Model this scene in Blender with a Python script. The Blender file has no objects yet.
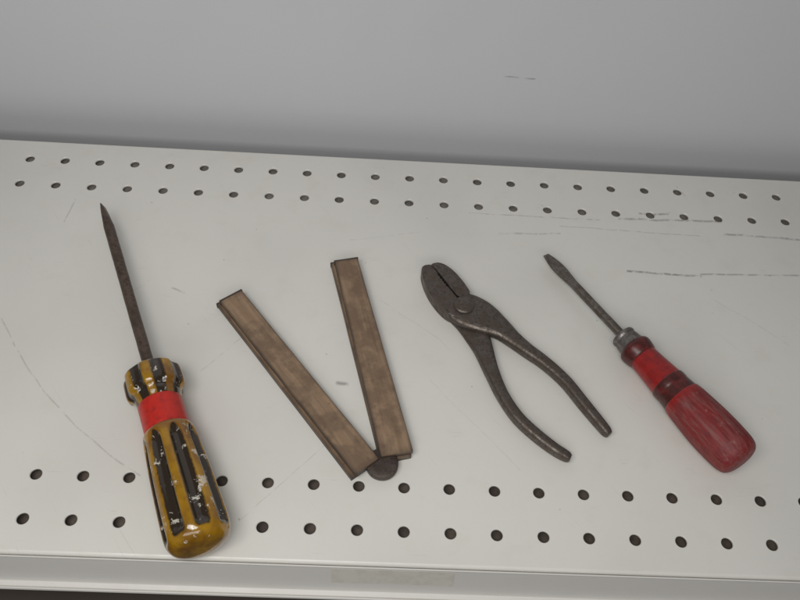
import bpy, bmesh, math, random
import numpy as np
from mathutils import Matrix, Vector, noise
random.seed(4)
S=0.0254
scene=bpy.context.scene
col=scene.collection

# ---------------------------------------------------------------- camera survey (inches)
rowA=[(30,158),(65,160),(100,162),(135,164),(170,166),(204,168),(239,170),(273,171),(308,173),(342,175),(376,177),(410,179),(444,180),(477,182),(511,184),(544,186),(578,187),(611,189),(645,191),(678,193),(711,194),(744,196),(777,198)]
rowB=[(18,183),(55,184),(91,186),(127,188),(163,190),(198,192),(234,194),(270,195),(305,197),(340,199),(375,201),(409,203),(444,205),(478,206),(513,208),(547,210),(581,212),(615,213),(650,215),(684,216),(718,218),(752,220),(786,221)]
rowC=[(36,475),(83,476.5),(130,478),(222,481.5),(268,483),(313,485),(359,487),(404,488.5),(449,490),(494,491.5),(539,493.5),(584,495),(628,496.5),(672,498),(717,500),(762,501.5)]
iC=[0,1,2,4,5,6,7,8,9,10,11,12,13,14,15,16]
rowD=[(22,519),(70,520),(119,521),(263,525.5),(310,527),(357,529),(404,530.5),(450,532),(497,534),(543,535.5),(589,537),(635,538.5),(681,540),(727,542),(773,543.5)]
iD=[0,1,2,5,6,7,8,9,10,11,12,13,14,15,16]
def rot(yaw,pitch,roll):
    cy,sy=math.cos(yaw),math.sin(yaw)
    fwd=np.array([sy*math.cos(pitch),cy*math.cos(pitch),-math.sin(pitch)])
    right=np.array([cy,-sy,0.0])
    up=np.cross(right,fwd)
    r=right*math.cos(roll)+up*math.sin(roll)
    u=-right*math.sin(roll)+up*math.cos(roll)
    return r,u,fwd
def proj(p,w):
    C=p[:3]; r,u,f=rot(*p[3:6]); d=w-C
    z=d@f
    return 400+p[6]*(d@r)/z, 300-p[6]*(d@u)/z
pts=[]
for k,(x,y) in enumerate(rowA): pts.append((k-11,3,x,y))
for k,(x,y) in enumerate(rowB): pts.append((k-11,2,x,y))
for k,(x,y) in zip(iC,rowC): pts.append((k-8,1,x,y))
for k,(x,y) in zip(iD,rowD): pts.append((k-8,0,x,y))
def resid(p):
    g,ox=p[7],p[8]
    Y=[0,1,1+g,2+g]
    out=[]
    for i,r,x,y in pts:
        w=np.array([i+(ox if r<2 else 0),Y[r],0.0])
        a,b=proj(p,w)
        out+= [a-x,b-y]
    out+=[(p[6]-778)/8,(ox)/0.02]
    return np.array(out)
p=np.array([0,-5.9,16.4,0,math.radians(53.7),math.radians(2.3),778,8.6,0.0])
for it in range(25):
    r0=resid(p); J=np.zeros((len(r0),len(p)))
    for j in range(len(p)):
        q=p.copy(); e=1e-5*max(1,abs(q[j])); q[j]+=e
        J[:,j]=(resid(q)-r0)/e
    dp=np.linalg.lstsq(J,-r0,rcond=None)[0]
    p=p+dp
CAM=p[:3]; Rr,Ru,Rf=rot(*p[3:6]); F=p[6]; G=p[7]; OX=p[8]
YA=2+G; YBACK=YA+0.78; YFRONT=-0.67; YWALL=YBACK+0.95
def P(px,py,z=0.0):
    d=Rf+Rr*((px-400)/F)-Ru*((py-300)/F)
    t=(z-CAM[2])/d[2]
    w=CAM+d*t
    return Vector((w[0],w[1],w[2]))
def PW(px,py,yw):
    d=Rf+Rr*((px-400)/F)-Ru*((py-300)/F)
    t=(yw-CAM[1])/d[1]
    w=CAM+d*t
    return Vector(w)

# ---------------------------------------------------------------- helpers
def new_obj(name,bm_or_me,mat=None,parent=None,mw=None,smooth=True):
    if isinstance(bm_or_me,bmesh.types.BMesh):
        me=bpy.data.meshes.new(name); bm_or_me.to_mesh(me); bm_or_me.free()
    else: me=bm_or_me; 
    o=bpy.data.objects.new(name,me); col.objects.link(o)
    if mat: me.materials.append(mat)
    for f in me.polygons: f.use_smooth=smooth
    if parent: o.parent=parent
    if mw is not None: o.matrix_local=mw
    return o
def empty(name,mw,label,cat):
    o=bpy.data.objects.new(name,None); o.empty_display_size=0.01
    col.objects.link(o); o.matrix_world=mw; o["label"]=label; o["category"]=cat
    return o
def frame(a,b):
    """matrix with local +Y running a->b, origin a (inches)"""
    y=(b-a).normalized(); x=y.cross(Vector((0,0,1))).normalized(); z=x.cross(y)
    m=Matrix((( x.x,y.x,z.x,a.x*S),(x.y,y.y,z.y,a.y*S),(x.z,y.z,z.z,a.z*S),(0,0,0,1)))
    return m
def lathe(prof,nr=96,step=0.03,mod=None,attr=None,caps=True,jit=0):
    ss=[]
    for (a,ra),(b,rb) in zip(prof,prof[1:]):
        n=max(1,int(math.ceil(math.hypot(b-a,rb-ra)/step)))
        for k in range(n): ss.append((a+(b-a)*k/n, ra+(rb-ra)*k/n))
    ss.append(prof[-1])
    bm=bmesh.new(); lay=bm.verts.layers.float.new("mask")
    rings=[]
    for s,r in ss:
        ring=[]
        for k in range(nr):
            a=2*math.pi*k/nr
            rr=mod(s,a,r) if mod else r
            v=bm.verts.new((math.cos(a)*rr*S,s*S,math.sin(a)*rr*S))
            if attr: v[lay]=attr(s,a)
            ring.append(v)
        rings.append(ring)
    for A,B in zip(rings,rings[1:]):
        for k in range(nr):
            bm.faces.new((A[k],A[(k+1)%nr],B[(k+1)%nr],B[k]))
    if caps:
        bm.faces.new(rings[0][::-1]); bm.faces.new(rings[-1])
    bmesh.ops.recalc_face_normals(bm,faces=bm.faces[:])
    return bm
def smooth_prof(pts,n=8,closed=False):
    out=[]
    L=len(pts)
    for i in range(L if closed else L-1):
        if closed: p0,p1,p2,p3=pts[i-1],pts[i],pts[(i+1)%L],pts[(i+2)%L]
        else: p0=pts[max(i-1,0)];p1=pts[i];p2=pts[i+1];p3=pts[min(i+2,L-1)]
        for k in range(n):
            t=k/n
            v=[0.5*((2*p1[j])+(-p0[j]+p2[j])*t+(2*p0[j]-5*p1[j]+4*p2[j]-p3[j])*t*t+(-p0[j]+3*p1[j]-3*p2[j]+p3[j])*t**3) for j in range(len(p1))]
            out.append(tuple(v))
    if not closed: out.append(tuple(pts[-1]))
    return out
def sm(x): x=max(0,min(1,x)); return x*x*(3-2*x)

# ---------------------------------------------------------------- node helpers
class NT:
    def __init__(s,name):
        s.m=bpy.data.materials.new(name); s.m.use_nodes=True
        s.n=s.m.node_tree.nodes; s.l=s.m.node_tree.links
        s.b=s.n["Principled BSDF"]
        s.tc=s.n.new("ShaderNodeTexCoord")
    def set(s,node,sock,v):
        if isinstance(v,bpy.types.NodeSocket): s.l.new(v,node.inputs[sock])
        elif v is not None: node.inputs[sock].default_value=v
    def obj(s,scale=(1,1,1)):
        mp=s.n.new("ShaderNodeMapping"); s.l.new(s.tc.outputs["Object"],mp.inputs[0])
        mp.inputs["Scale"].default_value=[c/S for c in scale]
        return mp.outputs[0]
    def noise(s,vec,scale,detail=4,rough=0.55,dist=0):
        t=s.n.new("ShaderNodeTexNoise"); s.l.new(vec,t.inputs["Vector"])
        t.inputs["Scale"].default_value=scale;t.inputs["Detail"].default_value=detail
        t.inputs["Roughness"].default_value=rough;t.inputs["Distortion"].default_value=dist
        return t.outputs[0]
    def ramp(s,fac,a,b,ca=0.0,cb=1.0):
        t=s.n.new("ShaderNodeMapRange"); t.interpolation_type='SMOOTHSTEP'
        s.l.new(fac,t.inputs[0]); t.inputs[1].default_value=a;t.inputs[2].default_value=b
        t.inputs[3].default_value=ca;t.inputs[4].default_value=cb
        return t.outputs[0]
    def mix(s,fac,a,b):
        t=s.n.new("ShaderNodeMix"); t.data_type='RGBA'
        s.set(t,0,fac)
        for i,v in ((6,a),(7,b)):
            if isinstance(v,bpy.types.NodeSocket): s.l.new(v,t.inputs[i])
            else: t.inputs[i].default_value=(*v,1)
        return t.outputs[2]
    def math(s,op,a,b=0.0,clamp=False):
        t=s.n.new("ShaderNodeMath"); t.operation=op; t.use_clamp=clamp
        s.set(t,0,a); s.set(t,1,b)
        return t.outputs[0]
    def attr(s,name):
        t=s.n.new("ShaderNodeAttribute"); t.attribute_name=name
        return t.outputs["Fac"]
    def out(s,color=None,rough=None,metal=None,bump=None,bstr=0.3,bdist=0.0004,**kw):
        if color is not None:
            if isinstance(color,tuple): color=(*color,1)
            s.set(s.b,"Base Color",color)
        s.set(s.b,"Roughness",rough); s.set(s.b,"Metallic",metal)
        if bump is not None:
            t=s.n.new("ShaderNodeBump"); t.inputs["Strength"].default_value=bstr; t.inputs["Distance"].default_value=bdist
            s.l.new(bump,t.inputs["Height"]); s.l.new(t.outputs[0],s.b.inputs["Normal"])
        for k,v in kw.items(): s.set(s.b,k.replace("_"," "),v)
        return s.m

sg=bpy.data.node_groups.new("scratch_segment","ShaderNodeTree")
for nm,tp in (("P","NodeSocketVector"),("A","NodeSocketVector"),("B","NodeSocketVector"),("W","NodeSocketFloat"),("K","NodeSocketFloat")):
    sg.interface.new_socket(nm,in_out='INPUT',socket_type=tp)
sg.interface.new_socket("M",in_out='OUTPUT',socket_type="NodeSocketFloat")
gi=sg.nodes.new("NodeGroupInput"); go=sg.nodes.new("NodeGroupOutput")
def vm(op,a,b=None):
    t=sg.nodes.new("ShaderNodeVectorMath"); t.operation=op
    sg.links.new(a,t.inputs[0])
    if b is not None: sg.links.new(b,t.inputs[1])
    return t
def mm(op,a,b=None,bv=None,clamp=False):
    t=sg.nodes.new("ShaderNodeMath"); t.operation=op; t.use_clamp=clamp
    if isinstance(a,float): t.inputs[0].default_value=a
    else: sg.links.new(a,t.inputs[0])
    if b is not None: sg.links.new(b,t.inputs[1])
    if bv is not None: t.inputs[1].default_value=bv
    return t.outputs[0]
pa=vm('SUBTRACT',gi.outputs[0],gi.outputs[1]).outputs[0]
ba=vm('SUBTRACT',gi.outputs[2],gi.outputs[1]).outputs[0]
h=mm('DIVIDE',vm('DOT_PRODUCT',pa,ba).outputs["Value"],vm('DOT_PRODUCT',ba,ba).outputs["Value"],clamp=True)
sc=sg.nodes.new("ShaderNodeVectorMath"); sc.operation='SCALE'; sg.links.new(ba,sc.inputs[0]); sg.links.new(h,sc.inputs["Scale"])
d=vm('LENGTH',vm('SUBTRACT',pa,sc.outputs[0]).outputs[0]).outputs["Value"]
q=mm('SUBTRACT',1.0,mm('DIVIDE',d,gi.outputs[3]),clamp=True)
sg.links.new(mm('MULTIPLY',q,gi.outputs[4]),go.inputs[0])

def painted_metal(name,base,dark,segs,flat_axis,mott=1.0,rr=(0.33,0.48)):
    N=NT(name)
    v=N.obj()
    mid=N.noise(v,1.3,3,0.6)
    c=N.mix(N.math('MULTIPLY',N.ramp(mid,0.5,0.75),0.16*mott),base,tuple(x*y for x,y in zip(base,(0.82,0.77,0.70))))
    if mott>0.5:
        fine=N.noise(v,9,3,0.7)
        big=N.noise(v,0.16,2,0.5)
        c=N.mix(N.math('MULTIPLY',N.ramp(big,0.40,0.66),0.5),c,tuple(x*0.86 for x in base))
        vor=N.n.new("ShaderNodeTexVoronoi"); N.l.new(v,vor.inputs["Vector"]); vor.inputs["Scale"].default_value=1.7
        sp=N.math('MULTIPLY',N.ramp(vor.outputs["Distance"],0.02,0.045,1,0),N.ramp(mid,0.47,0.55))
        c=N.mix(N.math('MULTIPLY',sp,0.5),c,(0.16,0.13,0.11))
        st=N.obj((0.8,16,1))
        hair=N.math('MULTIPLY',N.ramp(N.noise(st,1.7,2,0.6,0.4),0.66,0.76),N.ramp(mid,0.44,0.62))
        c=N.mix(N.math('MULTIPLY',hair,0.32),c,tuple(x*0.55 for x in base))
        st2=N.n.new("ShaderNodeMapping"); N.l.new(v,st2.inputs[0]); st2.inputs["Rotation"].default_value=(0,0,0.9); 
        st3=N.n.new("ShaderNodeMapping"); N.l.new(st2.outputs[0],st3.inputs[0]); st3.inputs["Scale"].default_value=(0.5,14,1)
        hair2=N.ramp(N.noise(st3.outputs[0],1.5,2,0.6,0.3),0.68,0.78)
        c=N.mix(N.math('MULTIPLY',hair2,0.22),c,tuple(x*0.55 for x in base))
    else: fine=None
    if segs:
        wob=N.n.new("ShaderNodeTexNoise"); N.l.new(v,wob.inputs["Vector"]); wob.inputs["Scale"].default_value=1.3; wob.inputs["Detail"].default_value=1
        sub=N.n.new("ShaderNodeVectorMath"); sub.operation='MULTIPLY_ADD'
        N.l.new(wob.outputs["Color"],sub.inputs[0]); sub.inputs[1].default_value=(0.10,0.10,0.0) if flat_axis==2 else (0.1,0,0.1)
        N.l.new(v,sub.inputs[2])
        pv=sub.outputs[0]; acc=None
        for (a,b,w,k) in segs:
            g=N.n.new("ShaderNodeGroup"); g.node_tree=sg
            N.l.new(pv,g.inputs[0])
            off=Vector((0.05,0.05,0)) if flat_axis==2 else Vector((0.05,0,0.05))
            g.inputs[1].default_value=a+off; g.inputs[2].default_value=b+off; g.inputs[3].default_value=w; g.inputs[4].default_value=k
            acc=g.outputs[0] if acc is None else N.math('MAXIMUM',acc,g.outputs[0])
        brk=N.ramp(N.noise(v,4.0,4,0.7),0.36,0.58)
        c=N.mix(N.math('MULTIPLY',acc,brk,True),c,dark)
    r=N.ramp(mid,0.3,0.7,*rr)
    return N.out(c,r,0.0,bump=fine,bstr=0.05,bdist=0.0002)

# ---------------------------------------------------------------- materials
def seg(x0,y0,x1,y1,w,k): return (P(x0,y0),P(x1,y1),w,k)
segs=[]
arc=[(2,318),(15,347),(40,386),(75,425),(110,455),(140,476)]
for a,b in zip(arc,arc[1:]): segs.append(seg(*a,*b,0.028,0.36))
segs+= [seg(628,271,700,276,0.055,0.85),seg(700,274,815,276,0.045,0.6),seg(500,234,560,233,0.045,0.45),
 seg(470,213,600,220,0.035,0.4),seg(620,219,720,222,0.06,0.65),seg(725,234,815,241,0.055,0.65),
 seg(338,383,346,384,0.08,0.7),seg(200,372,245,335,0.02,0.3),seg(75,200,64,222,0.03,0.35),seg(172,288,184,293,0.04,0.5),
 seg(120,300,150,280,0.02,0.3),seg(240,520,330,440,0.018,0.25),seg(430,380,520,470,0.014,0.2),
 seg(380,300,440,340,0.018,0.2),seg(350,240,420,232,0.02,0.25),
 seg(715,300,790,345,0.02,0.22),seg(640,214,668,214,0.06,0.7),seg(676,186,684,196,0.035,0.35),seg(560,226,700,236,0.03,0.35)]
deck_mat=painted_metal("shelf_white_enamel",(0.765,0.75,0.70),(0.17,0.16,0.165),segs,2,rr=(0.28,0.42))
wsegs=[(PW(505,77,YWALL),PW(535,79,YWALL),0.035,0.7)]
wall_mat=painted_metal("back_panel_enamel",(0.61,0.615,0.635),(0.15,0.15,0.16),wsegs,1,0.0,(0.25,0.27))
rail_mat=painted_metal("rail_enamel",(0.68,0.665,0.63),(0.2,0.2,0.2),[],2,0.4)

def steel(name,c1,c2,c3,metal=0.7,r0=0.35,r1=0.6,stretch=(1,1,1)):
    N=NT(name); v=N.obj(stretch)
    n1=N.noise(v,3.5,5,0.7); n2=N.noise(v,12,4,0.75)
    c=N.mix(N.ramp(n1,0.38,0.62),c1,c2)
    c=N.mix(N.math('MULTIPLY',N.ramp(n2,0.48,0.62),0.8),c,c3)
    return N.out(c,N.ramp(n1,0.3,0.7,r0,r1),N.ramp(n2,0.45,0.7,metal,metal*0.35),bump=n2,bstr=0.5,bdist=0.0005)
rust_steel=steel("rusty_dark_steel",(0.15,0.13,0.115),(0.125,0.098,0.08),(0.055,0.038,0.029),0.7,0.33,0.52)
shaft_steel=steel("brown_shaft_steel",(0.09,0.065,0.05),(0.14,0.10,0.08),(0.05,0.025,0.015),0.5)
grey_steel=steel("worn_grey_steel",(0.22,0.20,0.18),(0.14,0.12,0.10),(0.08,0.055,0.04),0.75,0.3,0.5)
ferrule_steel=steel("ferrule_steel",(0.27,0.25,0.24),(0.17,0.15,0.14),(0.08,0.065,0.055),0.75,0.3,0.5)
hinge_steel=steel("hinge_brown_metal",(0.075,0.055,0.045),(0.11,0.085,0.07),(0.045,0.033,0.03),0.5,0.4,0.6)
N=NT("amber_acetate"); v=N.obj(); mk=N.attr("mask")
n=N.noise(v,1.6,4,0.55); n2=N.noise(v,10,5,0.75)
amb=N.mix(N.ramp(n,0.36,0.66),(0.72,0.38,0.012),(0.36,0.155,0.007))
mk2=N.ramp(N.math('ADD',mk,N.math('MULTIPLY',N.math('SUBTRACT',n2,0.5),0.6)),0.16,0.78)
c=N.mix(mk2,amb,(0.024,0.014,0.006))
wht=N.math('MULTIPLY',N.ramp(N.noise(v,3.0,6,0.75),0.595,0.62),0.85)
c=N.mix(wht,c,(0.66,0.62,0.54))
amber=N.out(c,N.ramp(n2,0.3,0.7,0.10,0.24),0.0,bump=n2,bstr=0.06,bdist=0.0003,Coat_Weight=0.7)
N.b.inputs["Coat Roughness"].default_value=0.06
N.set(N.b,"Transmission Weight",N.math('MULTIPLY',N.math('SUBTRACT',1.0,N.math('MAXIMUM',mk2,wht)),0.5))
N=NT("red_band_plastic"); v=N.obj()
n=N.noise(v,6,4,0.65)
red_band=N.out(N.mix(N.ramp(n,0.45,0.75),(0.54,0.022,0.014),(0.32,0.02,0.015)),0.35,0.0,bump=n,bstr=0.1)
N=NT("red_worn_paint"); v=N.obj(); mk=N.attr("mask")
vs=N.obj((6,0.55,6)); n=N.noise(v,3,4,0.7); gr=N.noise(vs,2.2,5,0.75,0.3); fn=N.noise(vs,6,4,0.7)
c=N.mix(N.ramp(n,0.4,0.65),(0.33,0.017,0.015),(0.21,0.014,0.015))
c=N.mix(N.math('MULTIPLY',mk,0.6),c,(0.145,0.012,0.015))
wear=N.math('MULTIPLY',N.ramp(gr,0.44,0.64),mk,True)
c=N.mix(N.math('MULTIPLY',wear,0.6),c,(0.24,0.09,0.08))
sc_=N.math('MULTIPLY',N.ramp(N.noise(v,5,5,0.75),0.60,0.66),N.math('MULTIPLY',mk,0.4))
c=N.mix(sc_,c,(0.36,0.20,0.18))
c=N.mix(N.math('MULTIPLY',N.ramp(fn,0.54,0.66),N.math('MULTIPLY',mk,0.7)),c,(0.05,0.014,0.013))
redwood=N.out(c,N.ramp(mk,0,1,0.28,0.52),0.0,bump=N.math('ADD',gr,fn),bstr=0.35,bdist=0.0004)
N=NT("dark_brown_lacquer"); v=N.obj(); n=N.noise(v,5,4,0.7)
brownlac=N.out(N.mix(N.ramp(n,0.4,0.65),(0.06,0.014,0.012),(0.13,0.02,0.018)),0.33,0.0,bump=n,bstr=0.2)
def wood(name,seed):
    N=NT(name); v=N.obj()
    mp=N.n.new("ShaderNodeMapping"); N.l.new(v,mp.inputs[0]); mp.inputs["Location"].default_value=(seed,seed*2,seed)
    v=mp.outputs[0]
    mp2=N.n.new("ShaderNodeMapping"); N.l.new(v,mp2.inputs[0]); mp2.inputs["Scale"].default_value=(7,0.4,7)
    g=N.noise(mp2.outputs[0],1.5,5,0.65,0.4); b=N.noise(v,1.1,4,0.65); m=N.noise(mp2.outputs[0],0.55,5,0.6,0.2); f=N.noise(v,7,5,0.75)
    c=N.mix(N.ramp(g,0.3,0.7),(0.25,0.163,0.098),(0.33,0.225,0.14))
    c=N.mix(N.math('MULTIPLY',N.ramp(b,0.43,0.60),0.62),c,(0.135,0.085,0.055))
    c=N.mix(N.math('MULTIPLY',N.ramp(m,0.50,0.75),0.5),c,(0.10,0.062,0.04))
    c=N.mix(N.math('MULTIPLY',N.ramp(f,0.57,0.70),0.45),c,(0.07,0.045,0.033))
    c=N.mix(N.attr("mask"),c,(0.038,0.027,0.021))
    return N.out(c,N.ramp(m,0.3,0.7,0.38,0.55),0.0,bump=N.math('ADD',g,f),bstr=0.25,bdist=0.0004)
woods=[wood("boxwood",1.0),wood("boxwood_b",7.3),wood("boxwood_c",3.1),wood("boxwood_d",5.2)]

# ---------------------------------------------------------------- shelf
root=empty("store_shelf",Matrix.Translation((0,YFRONT*S,0)),"white enamelled steel store shelf with punched hole rows","shelf")
inv=Matrix.Translation((0,-YFRONT*S,0))
XN=20
def deck():
    bm=bmesh.new(); T=0.05; R=0.128
    HN=28
    ys=[("p",YFRONT,-0.5),("h",-0.5,0.5,0),("h",0.5,1.5,1)]
    e=0.5+G
    nmid=6
    for k in range(nmid): ys.append(("p",1.5+(e-1.5)*k/nmid,1.5+(e-1.5)*(k+1)/nmid))
    ys+= [("h",e,e+1,2),("h",e+1,e+2,3),("p",e+2,YBACK-0.06)]
    for rec in ys:
        y0,y1=rec[1],rec[2]
        for i in range(-XN,XN+1):
            x0,x1=i-0.5,i+0.5
            if rec[0]=="p":
                bm.faces.new([bm.verts.new((x*S,y*S,0)) for x,y in ((x0,y0),(x1,y0),(x1,y1),(x0,y1))])
            else:
                cx=i+(OX if rec[3]<2 else 0)+random.uniform(-.006,.006); cy=(y0+y1)/2+random.uniform(-.006,.006)
                inner=[];inner1=[];inner2=[];outer=[]
                for k in range(HN):
                    a=2*math.pi*k/HN+math.pi/4
                    ca,sa=math.cos(a),math.sin(a)
                    m=max(abs(ca),abs(sa))
                    outer.append(bm.verts.new(((i+0.5*ca/m)*S,((y0+y1)/2+0.5*sa/m)*S,0)))
                    inner.append(bm.verts.new(((cx+(R+.014)*ca)*S,(cy+(R+.014)*sa)*S,0)))
                    inner1.append(bm.verts.new(((cx+R*ca)*S,(cy+R*sa)*S,-0.014*S)))
                    inner2.append(bm.verts.new(((cx+R*ca)*S,(cy+R*sa)*S,-T*S)))
                for k in range(HN):
                    j=(k+1)%HN
                    bm.faces.new((outer[k],outer[j],inner[j],inner[k]))
                    bm.faces.new((inner[k],inner[j],inner1[j],inner1[k]))
                    bm.faces.new((inner1[k],inner1[j],inner2[j],inner2[k]))
    X0,X1=(-XN-0.5)*S,(XN+0.5)*S
    def strip(prof):
        vs=[(bm.verts.new((X0,y*S,z*S)),bm.verts.new((X1,y*S,z*S))) for y,z in prof]
        for a,b in zip(vs,vs[1:]): bm.faces.new((a[0],a[1],b[1],b[0]))
    yb=YBACK-0.06
    strip([(yb,0),(yb+0.03,-0.012),(yb+0.04,-0.04),(yb+0.04,-0.5)])
    yf=YFRONT
    strip([(yf,0),(yf-0.03,-0.008),(yf-0.055,-0.03),(yf-0.065,-0.065),(yf-0.065,-1.25)])
    bmesh.ops.remove_doubles(bm,verts=bm.verts[:],dist=1e-6)
    bmesh.ops.recalc_face_normals(bm,faces=bm.faces[:])
    return bm
o=new_obj("deck",deck(),deck_mat,root,inv,smooth=False)
def extr(prof,x0,x1,closed=True):
    bm=bmesh.new()
    A=[bm.verts.new((x0*S,y*S,z*S)) for y,z in prof]; B=[bm.verts.new((x1*S,y*S,z*S)) for y,z in prof]
    n=len(prof)
    for k in range(n if closed else n-1):
        j=(k+1)%n; bm.faces.new((A[k],A[j],B[j],B[k]))
    if closed: bm.faces.new(A[::-1]); bm.faces.new(B)
    bmesh.ops.recalc_face_normals(bm,faces=bm.faces[:])
    return bm
def hole_pan(nm,ca,cb,y0,y1,zz):  # pan added under the hole rows to catch light, so holes look less black
    N=NT(nm); v=N.obj(); n=N.noise(v,2.5,4,0.7)
    m=N.out(N.mix(N.ramp(n,0.35,0.65),ca,cb),0.7)
    new_obj("added_hole_pan",extr([(y0,-0.055),(y0,zz),(y1,zz),(y1,-0.055),(y1+.04,-0.055),(y1+.04,zz-.04),(y0-.04,zz-.04),(y0-.04,-0.055)],-XN-0.4,XN+0.4),m,root,inv,smooth=False)
hole_pan("front_pan_brown",(0.15,0.12,0.095),(0.09,0.07,0.058),-0.45,1.45,-0.26)
hole_pan("rear_pan_grey",(0.30,0.275,0.25),(0.20,0.18,0.165),G+0.55,G+2.55,-0.15)
yf=YFRONT-0.080
rail=[(yf,-0.075),(yf-0.025,-0.06),(yf-0.04,-0.075),(yf-0.04,-0.11),
      (yf-0.22,-1.02),(yf-0.33,-1.04),(yf-0.36,-1.0),(yf-0.385,-1.0),(yf-0.40,-1.06),(yf-0.36,-1.12),(yf-0.27,-1.13),(yf,-1.13)]
o=new_obj("price_rail",extr(rail,-XN-0.5,XN+0.5),rail_mat,root,inv,smooth=False)
b=o.modifiers.new("b","BEVEL"); b.width=0.0003; b.segments=2
N=NT("old_tape"); v=N.obj(); n=N.noise(v,3,4,0.7)
tape=N.out(N.mix(N.ramp(n,0.4,0.65),(0.67,0.65,0.585),(0.61,0.585,0.52)),0.35)
a=P(332,570,-0.5).x; b2=P(453,575,-0.5).x
def fy(z): return yf-0.04-0.18*(-0.11-z)/0.91
lab=extr([(fy(-0.12)-0.004,-0.12),(fy(-0.66)-0.004,-0.66),(fy(-0.66)-0.009,-0.659),(fy(-0.12)-0.009,-0.119)],a,b2)
o=new_obj("tape_strip",lab,tape,None,None,smooth=False)
o["label"]="faded cream tape strip stuck in the shelf's price rail"; o["category"]="tape"
# back panel
prof=[(YWALL,-4),(YWALL,20),(YWALL+0.6,20),(YWALL+0.6,-4)]
o=new_obj("back_panel",extr(prof,-30,30),wall_mat,None,None,smooth=False)
o["label"]="pale grey painted steel back panel behind shelf"; o["category"]="panel"
o["kind"]="structure"
# floor below
N=NT("dark_floor"); v=N.obj(); n=N.noise(v,0.5,3)
fl=N.out(N.mix(n,(0.09,0.07,0.055),(0.06,0.045,0.038)),0.7)
bm=bmesh.new()
bm.faces.new([bm.verts.new((x*S,y*S,-4*S)) for x,y in ((-40,-40),(40,-40),(40,YWALL+.3),(-40,YWALL+.3))])
o=new_obj("floor",bm,fl,None,None,smooth=False); o["kind"]="structure"

# ---------------------------------------------------------------- amber screwdriver
zt=0.56; ze=0.675
tip=P(103,206,zt); end=P(201.5,547,ze)
M=frame(tip,end); ax=(end-tip).normalized()
def st(px,py,z,t=None,a=None): return (P(px,py,z)-(t or tip)).dot(a or ax)
L=(end-tip).length
s_h=st(151,372,0.62); s_c=st(161,406,0.64); s_b=st(168,431,0.65)
r1=empty("screwdriver",M,"large amber and black screwdriver with red band, rusty shaft","screwdriver")
def blade_shaft(L0,r,tipw,maxw,tt,lt,mat,parent,name="shaft",roll=0.0):
    bm=bmesh.new(); nr=32; rings=[]
    ss=[0,0.01]+[lt*k/18 for k in range(1,19)]+[lt+(L0-lt)*k/40 for k in range(1,41)]
    cr,sr=math.cos(roll),math.sin(roll)
    for s in ss:
        t=min(1,s/lt)
        if t<0.45: w=tipw/2+(maxw-tipw)/2*math.sin(t/0.45*math.pi/2)
        else: w=maxw/2+(r-maxw/2)*sm((t-0.45)/0.55)
        hgt=(tt/2)+(r-tt/2)*t
        t2=sm(t)
        sq=2+2.5*(1-t2)
        ring=[]
        for k in range(nr):
            a=2*math.pi*k/nr; c,sn=math.cos(a),math.sin(a)
            x=w*math.copysign(abs(c)**(2/sq),c); z=hgt*math.copysign(abs(sn)**(2/sq),sn)
            jj=1+0.03*noise.noise(Vector((x*6,s*5,z*6)))
            ring.append(bm.verts.new(((x*cr-z*sr)*S*jj,s*S,(x*sr+z*cr)*S*jj)))
        rings.append(ring)
    for A,B in zip(rings,rings[1:]):
        for k in range(nr): bm.faces.new((A[k],A[(k+1)%nr],B[(k+1)%nr],B[k]))
    bm.faces.new(rings[0][::-1]); bm.faces.new(rings[-1])
    bmesh.ops.recalc_face_normals(bm,faces=bm.faces[:])
    return new_obj(name,bm,mat,parent)
blade_shaft(s_h+0.2,0.135,0.26,0.30,0.035,0.8,shaft_steel,r1,roll=1.25)
def flute(a,ph=0.0,width=0.5,NF=8):
    t=((a+ph)/(2*math.pi)*NF)%1.0
    d=abs(t-0.5)*2
    return max(0.0,1-d/width)
cp=smooth_prof([(s_h-0.02,0.26),(s_h+0.0,0.48),(s_h+0.06,0.60),(s_h+0.16,0.65),(s_h+0.50,0.66),(s_h+0.62,0.625),(s_h+0.70,0.54),(s_c-0.05,0.475),(s_c+0.03,0.45)],5)
def cmod(s,a,r):
    e=sm((s-(s_h+0.0))/0.12)*sm((s_h+0.8-s)/0.2)
    return r-0.075*sm(flute(a,0.1,0.7)*1.4)*e
new_obj("collar",lathe(cp,160,0.03,cmod,lambda s,a:sm(flute(a,0.1,0.85)*1.6)*0.85+0.08),amber,r1)
bp=[(s_c-0.08,0.47),(s_c-0.05,0.49),(s_b-0.02,0.495),(s_b+0.03,0.48)]
new_obj("band",lathe(bp,96,0.05),red_band,r1)
hp=smooth_prof([(s_b-0.02,0.44),(s_b+0.02,0.51),(s_b+0.12,0.56),(s_b+0.5,0.595),(s_b+1.2,0.64),(s_b+2.0,0.67),(L-0.36,0.675),(L-0.18,0.645),(L-0.05,0.56),(L+0.02,0.42),(L+0.05,0.22),(L+0.055,0.05)],6)
def env(s): return sm((s-(s_b+0.10))/0.28)*sm((L-0.14-s)/0.26)
def hmod(s,a,r): return r-0.105*sm(flute(a,0.1,0.76)*1.3)*env(s)
def hat(s,a):
    f=flute(a,0.1,0.92)
    u=(s-(s_b+0.10))/0.45
    lim=1-math.sqrt(max(0,1-(1-min(1,max(0,u)))**2)) if u<1 else 0
    return max(sm((f-lim*0.9)*1.6)*sm((L-0.06-s)/0.22), 0.42*sm((s-(L-0.2))/0.25))
new_obj("handle",lathe(hp,200,0.035,hmod,hat),amber,r1)

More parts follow.
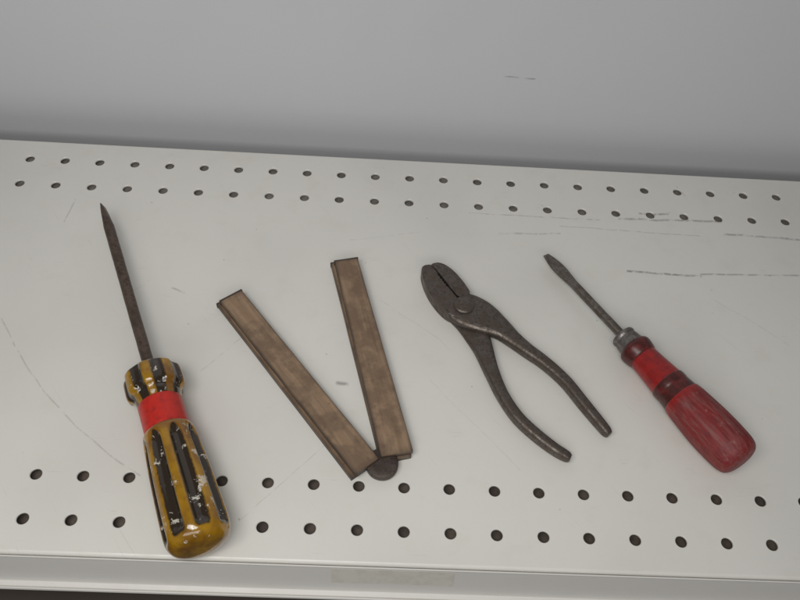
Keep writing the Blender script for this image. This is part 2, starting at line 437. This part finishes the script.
# ---------------------------------------------------------------- red screwdriver
tip2=P(546,255,0.30); end2=P(742,462,0.55)
M2=frame(tip2,end2); ax2=(end2-tip2).normalized(); L2=(end2-tip2).length
def st2(px,py,z): return (P(px,py,z)-tip2).dot(ax2)
a0=st2(620,335,.42); a1=st2(631,346,.43); a2=st2(643,357,.44); a3=st2(667,382,.48); a4=st2(682,397,.5)
r2=empty("screwdriver",M2,"old red wooden handled screwdriver with steel ferrule and worn paint","screwdriver")
blade_shaft(a0+0.2,0.115,0.18,0.36,0.04,1.3,grey_steel,r2,roll=0.1)
new_obj("ferrule",lathe(smooth_prof([(a0,0.15),(a0+0.015,0.25),(a0+0.04,0.30),(a0+0.10,0.315),(a0+0.16,0.295),(a0+0.2,0.31),(a1+0.02,0.34),(a1+0.05,0.34)],4),72,0.02),ferrule_steel,r2)
new_obj("collar",lathe(smooth_prof([(a1,0.30),(a1+0.03,0.37),(a1+0.10,0.415),(a1+0.2,0.42),(a2-0.02,0.385),(a2+0.02,0.35)],5),96,0.02),brownlac,r2)
def wobl(s,a,r): return r*(1+0.015*noise.noise(Vector((math.cos(a)*2,s*1.5,math.sin(a)*2))))
new_obj("neck",lathe(smooth_prof([(a2,0.355),(a2+0.05,0.36),(a2+0.3,0.375),(a3-0.05,0.42),(a3+0.01,0.435)],5),96,0.03,wobl,lambda s,a:0.05),redwood,r2)
new_obj("groove_band",lathe(smooth_prof([(a3,0.42),(a3+0.03,0.445),(a3+0.16,0.45),(a3+0.24,0.445),(a4-0.03,0.47),(a4+0.01,0.48)],5),96,0.03),brownlac,r2)
new_obj("handle",lathe(smooth_prof([(a4-0.01,0.46),(a4+0.03,0.495),(a4+0.35,0.53),(a4+0.9,0.565),(L2-0.45,0.56),(L2-0.2,0.53),(L2-0.06,0.45),(L2+0.01,0.30),(L2+0.03,0.08)],6),128,0.035,
   lambda s,a,r:wobl(s,a,r)*(1-0.012*sm((math.cos(a*10)))),lambda s,a:sm((s-a4)/0.3)*0.95+0.05),redwood,r2)

# ---------------------------------------------------------------- folding rule
def leaf(px0,px1,w,w1,z0,z1,mat,name,parent_M,parent):
    a=P(*px0,z1); b=P(*px1,z1); a.z=b.z=z0
    m=frame(a,b); Ln=(b-a).length
    bm=bmesh.new(); lay=bm.verts.layers.float.new("mask")
    ny=70; H=z1-z0; e=0.018
    rings=[]
    for j in range(ny+1):
        s=Ln*j/ny; hw=(w+(w1-w)*j/ny)/2
        cs=[]
        for cx,cz,a0_ in ((hw-e,H-e,0),(-hw+e,H-e,90),(-hw+e,e,180),(hw-e,e,270)):
            for k in range(4):
                an=math.radians(a0_+k*30); cs.append((cx+e*math.cos(an),cz+e*math.sin(an)))
        top=[(hw-e-0.02,H),(hw-0.10,H),(0,H),(-hw+0.10,H),(-hw+e+0.02,H)]
        cs=cs[:4]+top+cs[4:]
        ring=[]
        for x,z in cs:
            dx=0.006*noise.noise(Vector((s*0.9,z1*9+x,3.1)))
            v=bm.verts.new(((x+dx)*S,s*S,z*S))
            out=hw-abs(x)
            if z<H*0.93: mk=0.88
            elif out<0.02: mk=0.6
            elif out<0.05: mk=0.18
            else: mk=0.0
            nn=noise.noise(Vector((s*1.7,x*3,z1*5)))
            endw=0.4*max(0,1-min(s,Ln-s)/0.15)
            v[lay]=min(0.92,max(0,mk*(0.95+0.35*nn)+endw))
            ring.append(v)
        rings.append(ring)
    n=len(rings[0])
    for A,B in zip(rings,rings[1:]):
        for k in range(n): bm.faces.new((A[k],A[(k+1)%n],B[(k+1)%n],B[k]))
    bm.faces.new(rings[0][::-1]); bm.faces.new(rings[-1])
    bmesh.ops.recalc_face_normals(bm,faces=bm.faces[:])
    o=new_obj(name,bm,mat,parent,parent_M.inverted()@m,smooth=False)
    return o,m,Ln
pj=P(382,465,0.1)
MR=Matrix.Translation((pj.x*S,pj.y*S,0))
r3=empty("folding_rule",MR,"weathered wooden folding rule opened in a narrow V","ruler")
lw=0.62
specs=[((230.5,295),(367.5,466),0.17,0.33,0,.64),((227.5,298),(363,470),0.0,0.16,1,.64),
       ((346,259),(397,453.5),0.17,0.33,2,.74),((342.3,261),(396,458.5),0.0,0.16,3,.72)]
for (q0,q1,z0,z1,wi,w1) in specs:
    o,m,Ln=leaf(q0,q1,lw,w1,z0,z1,woods[wi],"leaf",MR,r3)
    bm=bmesh.new(); H=z1-z0; g=0.004; vs=[]
    for yy in (-0.012,0.04):
        for x,z in ((-lw/2-g-0.008,0.003),(lw/2+g+0.008,0.003),(lw/2+g+0.008,H+g),(-lw/2-g-0.008,H+g)):
            vs.append(bm.verts.new((x*S,yy*S,z*S)))
    for f in ((0,1,2,3),(7,6,5,4),(0,4,5,1),(1,5,6,2),(2,6,7,3),(3,7,4,0)): bm.faces.new([vs[k] for k in f])
    bmesh.ops.recalc_face_normals(bm,faces=bm.faces[:])
    bmesh.ops.bevel(bm,geom=bm.edges[:],offset=0.004*S,segments=1,affect='EDGES')
    new_obj("end_plate",bm,hinge_steel,r3,MR.inverted()@m,smooth=False)
def disc(r,z0,z1,e=0.02,n=64,dome=0.004):
    bm=bmesh.new(); rings=[]
    for rr,z in ((r-e,z0),(r,z0+e),(r,z1-e),(r-e*0.3,z1-e*0.3),(r-e,z1),(r*0.6,z1+dome*0.6),(r*0.3,z1+dome),(0.005,z1+dome)):
        rings.append([bm.verts.new((rr*S*math.cos(2*math.pi*k/n),rr*S*math.sin(2*math.pi*k/n),z*S)) for k in range(n)])
    for A,B in zip(rings,rings[1:]):
        for k in range(n): bm.faces.new((A[k],A[(k+1)%n],B[(k+1)%n],B[k]))
    bm.faces.new(rings[0][::-1]); bm.faces.new(rings[-1])
    bmesh.ops.recalc_face_normals(bm,faces=bm.faces[:])
    return bm
new_obj("hinge",disc(0.36,0.04,0.22),hinge_steel,r3)

# ---------------------------------------------------------------- pliers
pv=P(464,306,0.38)
MP=Matrix.Translation((pv.x*S,pv.y*S,0))
r4=empty("pliers",MP,"dark rusty slip joint pliers with handles spread open","pliers")
def prism(bm,poly,z0,z1,zref,smooth=0):
    if smooth: poly=smooth_prof(poly,smooth,closed=True)
    w=[P(x,y,zref) for x,y in poly]
    A=[bm.verts.new(((q.x-pv.x),(q.y-pv.y),z0)) for q in w]; B=[bm.verts.new(((q.x-pv.x),(q.y-pv.y),z1)) for q in w]
    fs=[]; n=len(w)
    for k in range(n): fs.append(bm.faces.new((A[k],A[(k+1)%n],B[(k+1)%n],B[k])))
    fs.append(bm.faces.new(A[::-1])); fs.append(bm.faces.new(B))
    bmesh.ops.recalc_face_normals(bm,faces=fs)
def sweep(bm,pts,ex=2.8):
    pp=smooth_prof(pts,8)
    w=[]
    for x,y,hw,hh,zc in pp:
        q=P(x,y,zc+hh*0.5); w.append((Vector((q.x-pv.x,q.y-pv.y,zc)),hw,hh))
    rings=[];n=20
    for i,(c,hw,hh) in enumerate(w):
        t=(w[min(i+1,len(w)-1)][0]-w[max(i-1,0)][0]); t.z=0; t.normalize()
        sd=Vector((t.y,-t.x,0)).normalized()
        ring=[]
        for k in range(n):
            a=2*math.pi*k/n; ca,sa=math.cos(a),math.sin(a); e=2/ex
            ring.append(bm.verts.new(c+sd*hw*math.copysign(abs(ca)**e,ca)+Vector((0,0,1))*hh*math.copysign(abs(sa)**e,sa)))
        rings.append(ring)
    fs=[]
    for A,B in zip(rings,rings[1:]):
        for k in range(n): fs.append(bm.faces.new((A[k],A[(k+1)%n],B[(k+1)%n],B[k])))
    fs.append(bm.faces.new(rings[0][::-1])); fs.append(bm.faces.new(rings[-1]))
    bmesh.ops.recalc_face_normals(bm,faces=fs)
def remeshed(name,bm,mat,parent,voxel=0.014,sm_it=5):
    me=bpy.data.meshes.new(name+"_raw"); bm.to_mesh(me); bm.free()
    t=bpy.data.objects.new(name+"_raw",me); col.objects.link(t)
    m=t.modifiers.new("r","REMESH"); m.mode='VOXEL'; m.voxel_size=voxel
    m2=t.modifiers.new("s","SMOOTH"); m2.iterations=sm_it; m2.factor=0.5
    dg=bpy.context.evaluated_depsgraph_get()
    me2=bpy.data.meshes.new_from_object(t.evaluated_get(dg))
    bpy.data.objects.remove(t)
    me2.transform(Matrix.Scale(S,4)); me2.materials.clear(); me2.name=name
    return new_obj(name,me2,mat,parent,smooth=True)
Z=0.38
def teeth(a,b,n,amp):
    out=[]; dx,dy=(b[0]-a[0]),(b[1]-a[1]); l=math.hypot(dx,dy); nx,ny=-dy/l,dx/l
    for k in range(2*n+1):
        t=k/(2*n); s=amp if k%2 else 0
        out.append((a[0]+dx*t+nx*s,a[1]+dy*t+ny*s))
    return out
bm=bmesh.new()
inner=[(430.6,264.3),(435.6,270)]+teeth((438,273.5),(448,286.5),5,0.9)+[(454,293.5),(461,302)]
outer=smooth_prof([(460,316),(450,314),(441,307),(432,296),(425.5,284),(422,273),(422,267),(426,264.5)],4)
prism(bm,inner+outer,0.02,0.38,Z)
sweep(bm,[(455,303,.36,.12,.28),(460,306,.47,.15,.26),(468,309,.52,.16,.26),(479,314,.50,.16,.26),(490,320,.42,.16,.25),(502,328,.30,.165,.22),(514,338,.22,.165,.2),(528,349,.18,.165,.19),(546,362,.16,.16,.19),(566,380,.15,.16,.19),(584,402,.145,.16,.19),(598,419,.135,.155,.18),(607,430,.12,.14,.17),(610,434,.08,.09,.17)])
remeshed("jaw_and_handle",bm,rust_steel,r4)
bm=bmesh.new()
inner=[(457,294.5),(450.3,286.8)]+teeth((448.2,284),(438.7,272),5,0.6)+[(435.4,268.3),(431,264)]
outer=smooth_prof([(433.5,262.5),(439,262),(446,264.5),(454,270.5),(461,278),(467,286),(470,292),(466,298)],4)
prism(bm,inner+outer,0.02,0.37,Z)
sweep(bm,[(456,298,.42,.085,.095),(463,309,.50,.085,.095),(471,321,.45,.09,.10),(477,334,.34,.12,.13),(484,349,.25,.15,.17),(492,370,.185,.16,.19),(503,394,.155,.16,.19),(518,416,.15,.16,.19),(536,433,.145,.16,.19),(554,447,.135,.155,.18),(567,455,.12,.14,.17),(571,457.5,.08,.09,.17)])
remeshed("jaw_and_handle",bm,rust_steel,r4)
new_obj("pivot_bolt",disc(0.27,0.39,0.475,0.045,40,0.02),rust_steel,r4)

# ---------------------------------------------------------------- camera
cd=bpy.data.cameras.new("camera"); cam=bpy.data.objects.new("camera",cd); col.objects.link(cam)
cd.sensor_width=36; cd.sensor_fit='HORIZONTAL'; cd.lens=F/800*36; cd.clip_start=0.01; cd.clip_end=50
cam.matrix_world=Matrix(((Rr[0],Ru[0],-Rf[0],CAM[0]*S),(Rr[1],Ru[1],-Rf[1],CAM[1]*S),(Rr[2],Ru[2],-Rf[2],CAM[2]*S),(0,0,0,1)))
scene.camera=cam
# ---------------------------------------------------------------- lights
def area(name,loc,target,size,sy,power,colr):
    l=bpy.data.lights.new(name,'AREA'); l.shape='RECTANGLE'; l.size=size*S; l.size_y=sy*S; l.energy=power; l.color=colr
    o=bpy.data.objects.new(name,l); col.objects.link(o)
    o.location=Vector(loc)*S
    o.rotation_euler=(Vector(target)-Vector(loc)).to_track_quat('-Z','Y').to_euler()
    return o
area("soft_area_light",(-5,-7,21),(-1.5,5,0),16,7,1.75,(1.0,0.98,0.945))  # overhead store light, brought close for falloff across the shelf
area("soft_area_light",(-2,-32,26),(0,9,3),40,10,2.6,(0.99,0.985,0.985))  # added low frontal light, so the shelf edge shades the panel base
w=bpy.data.worlds.new("World"); scene.world=w; w.use_nodes=True
w.node_tree.nodes["Background"].inputs[0].default_value=(0.96,0.975,1,1)
w.node_tree.nodes["Background"].inputs[1].default_value=0.13
scene.view_settings.view_transform='Standard'; scene.view_settings.look='None'; scene.view_settings.exposure=0
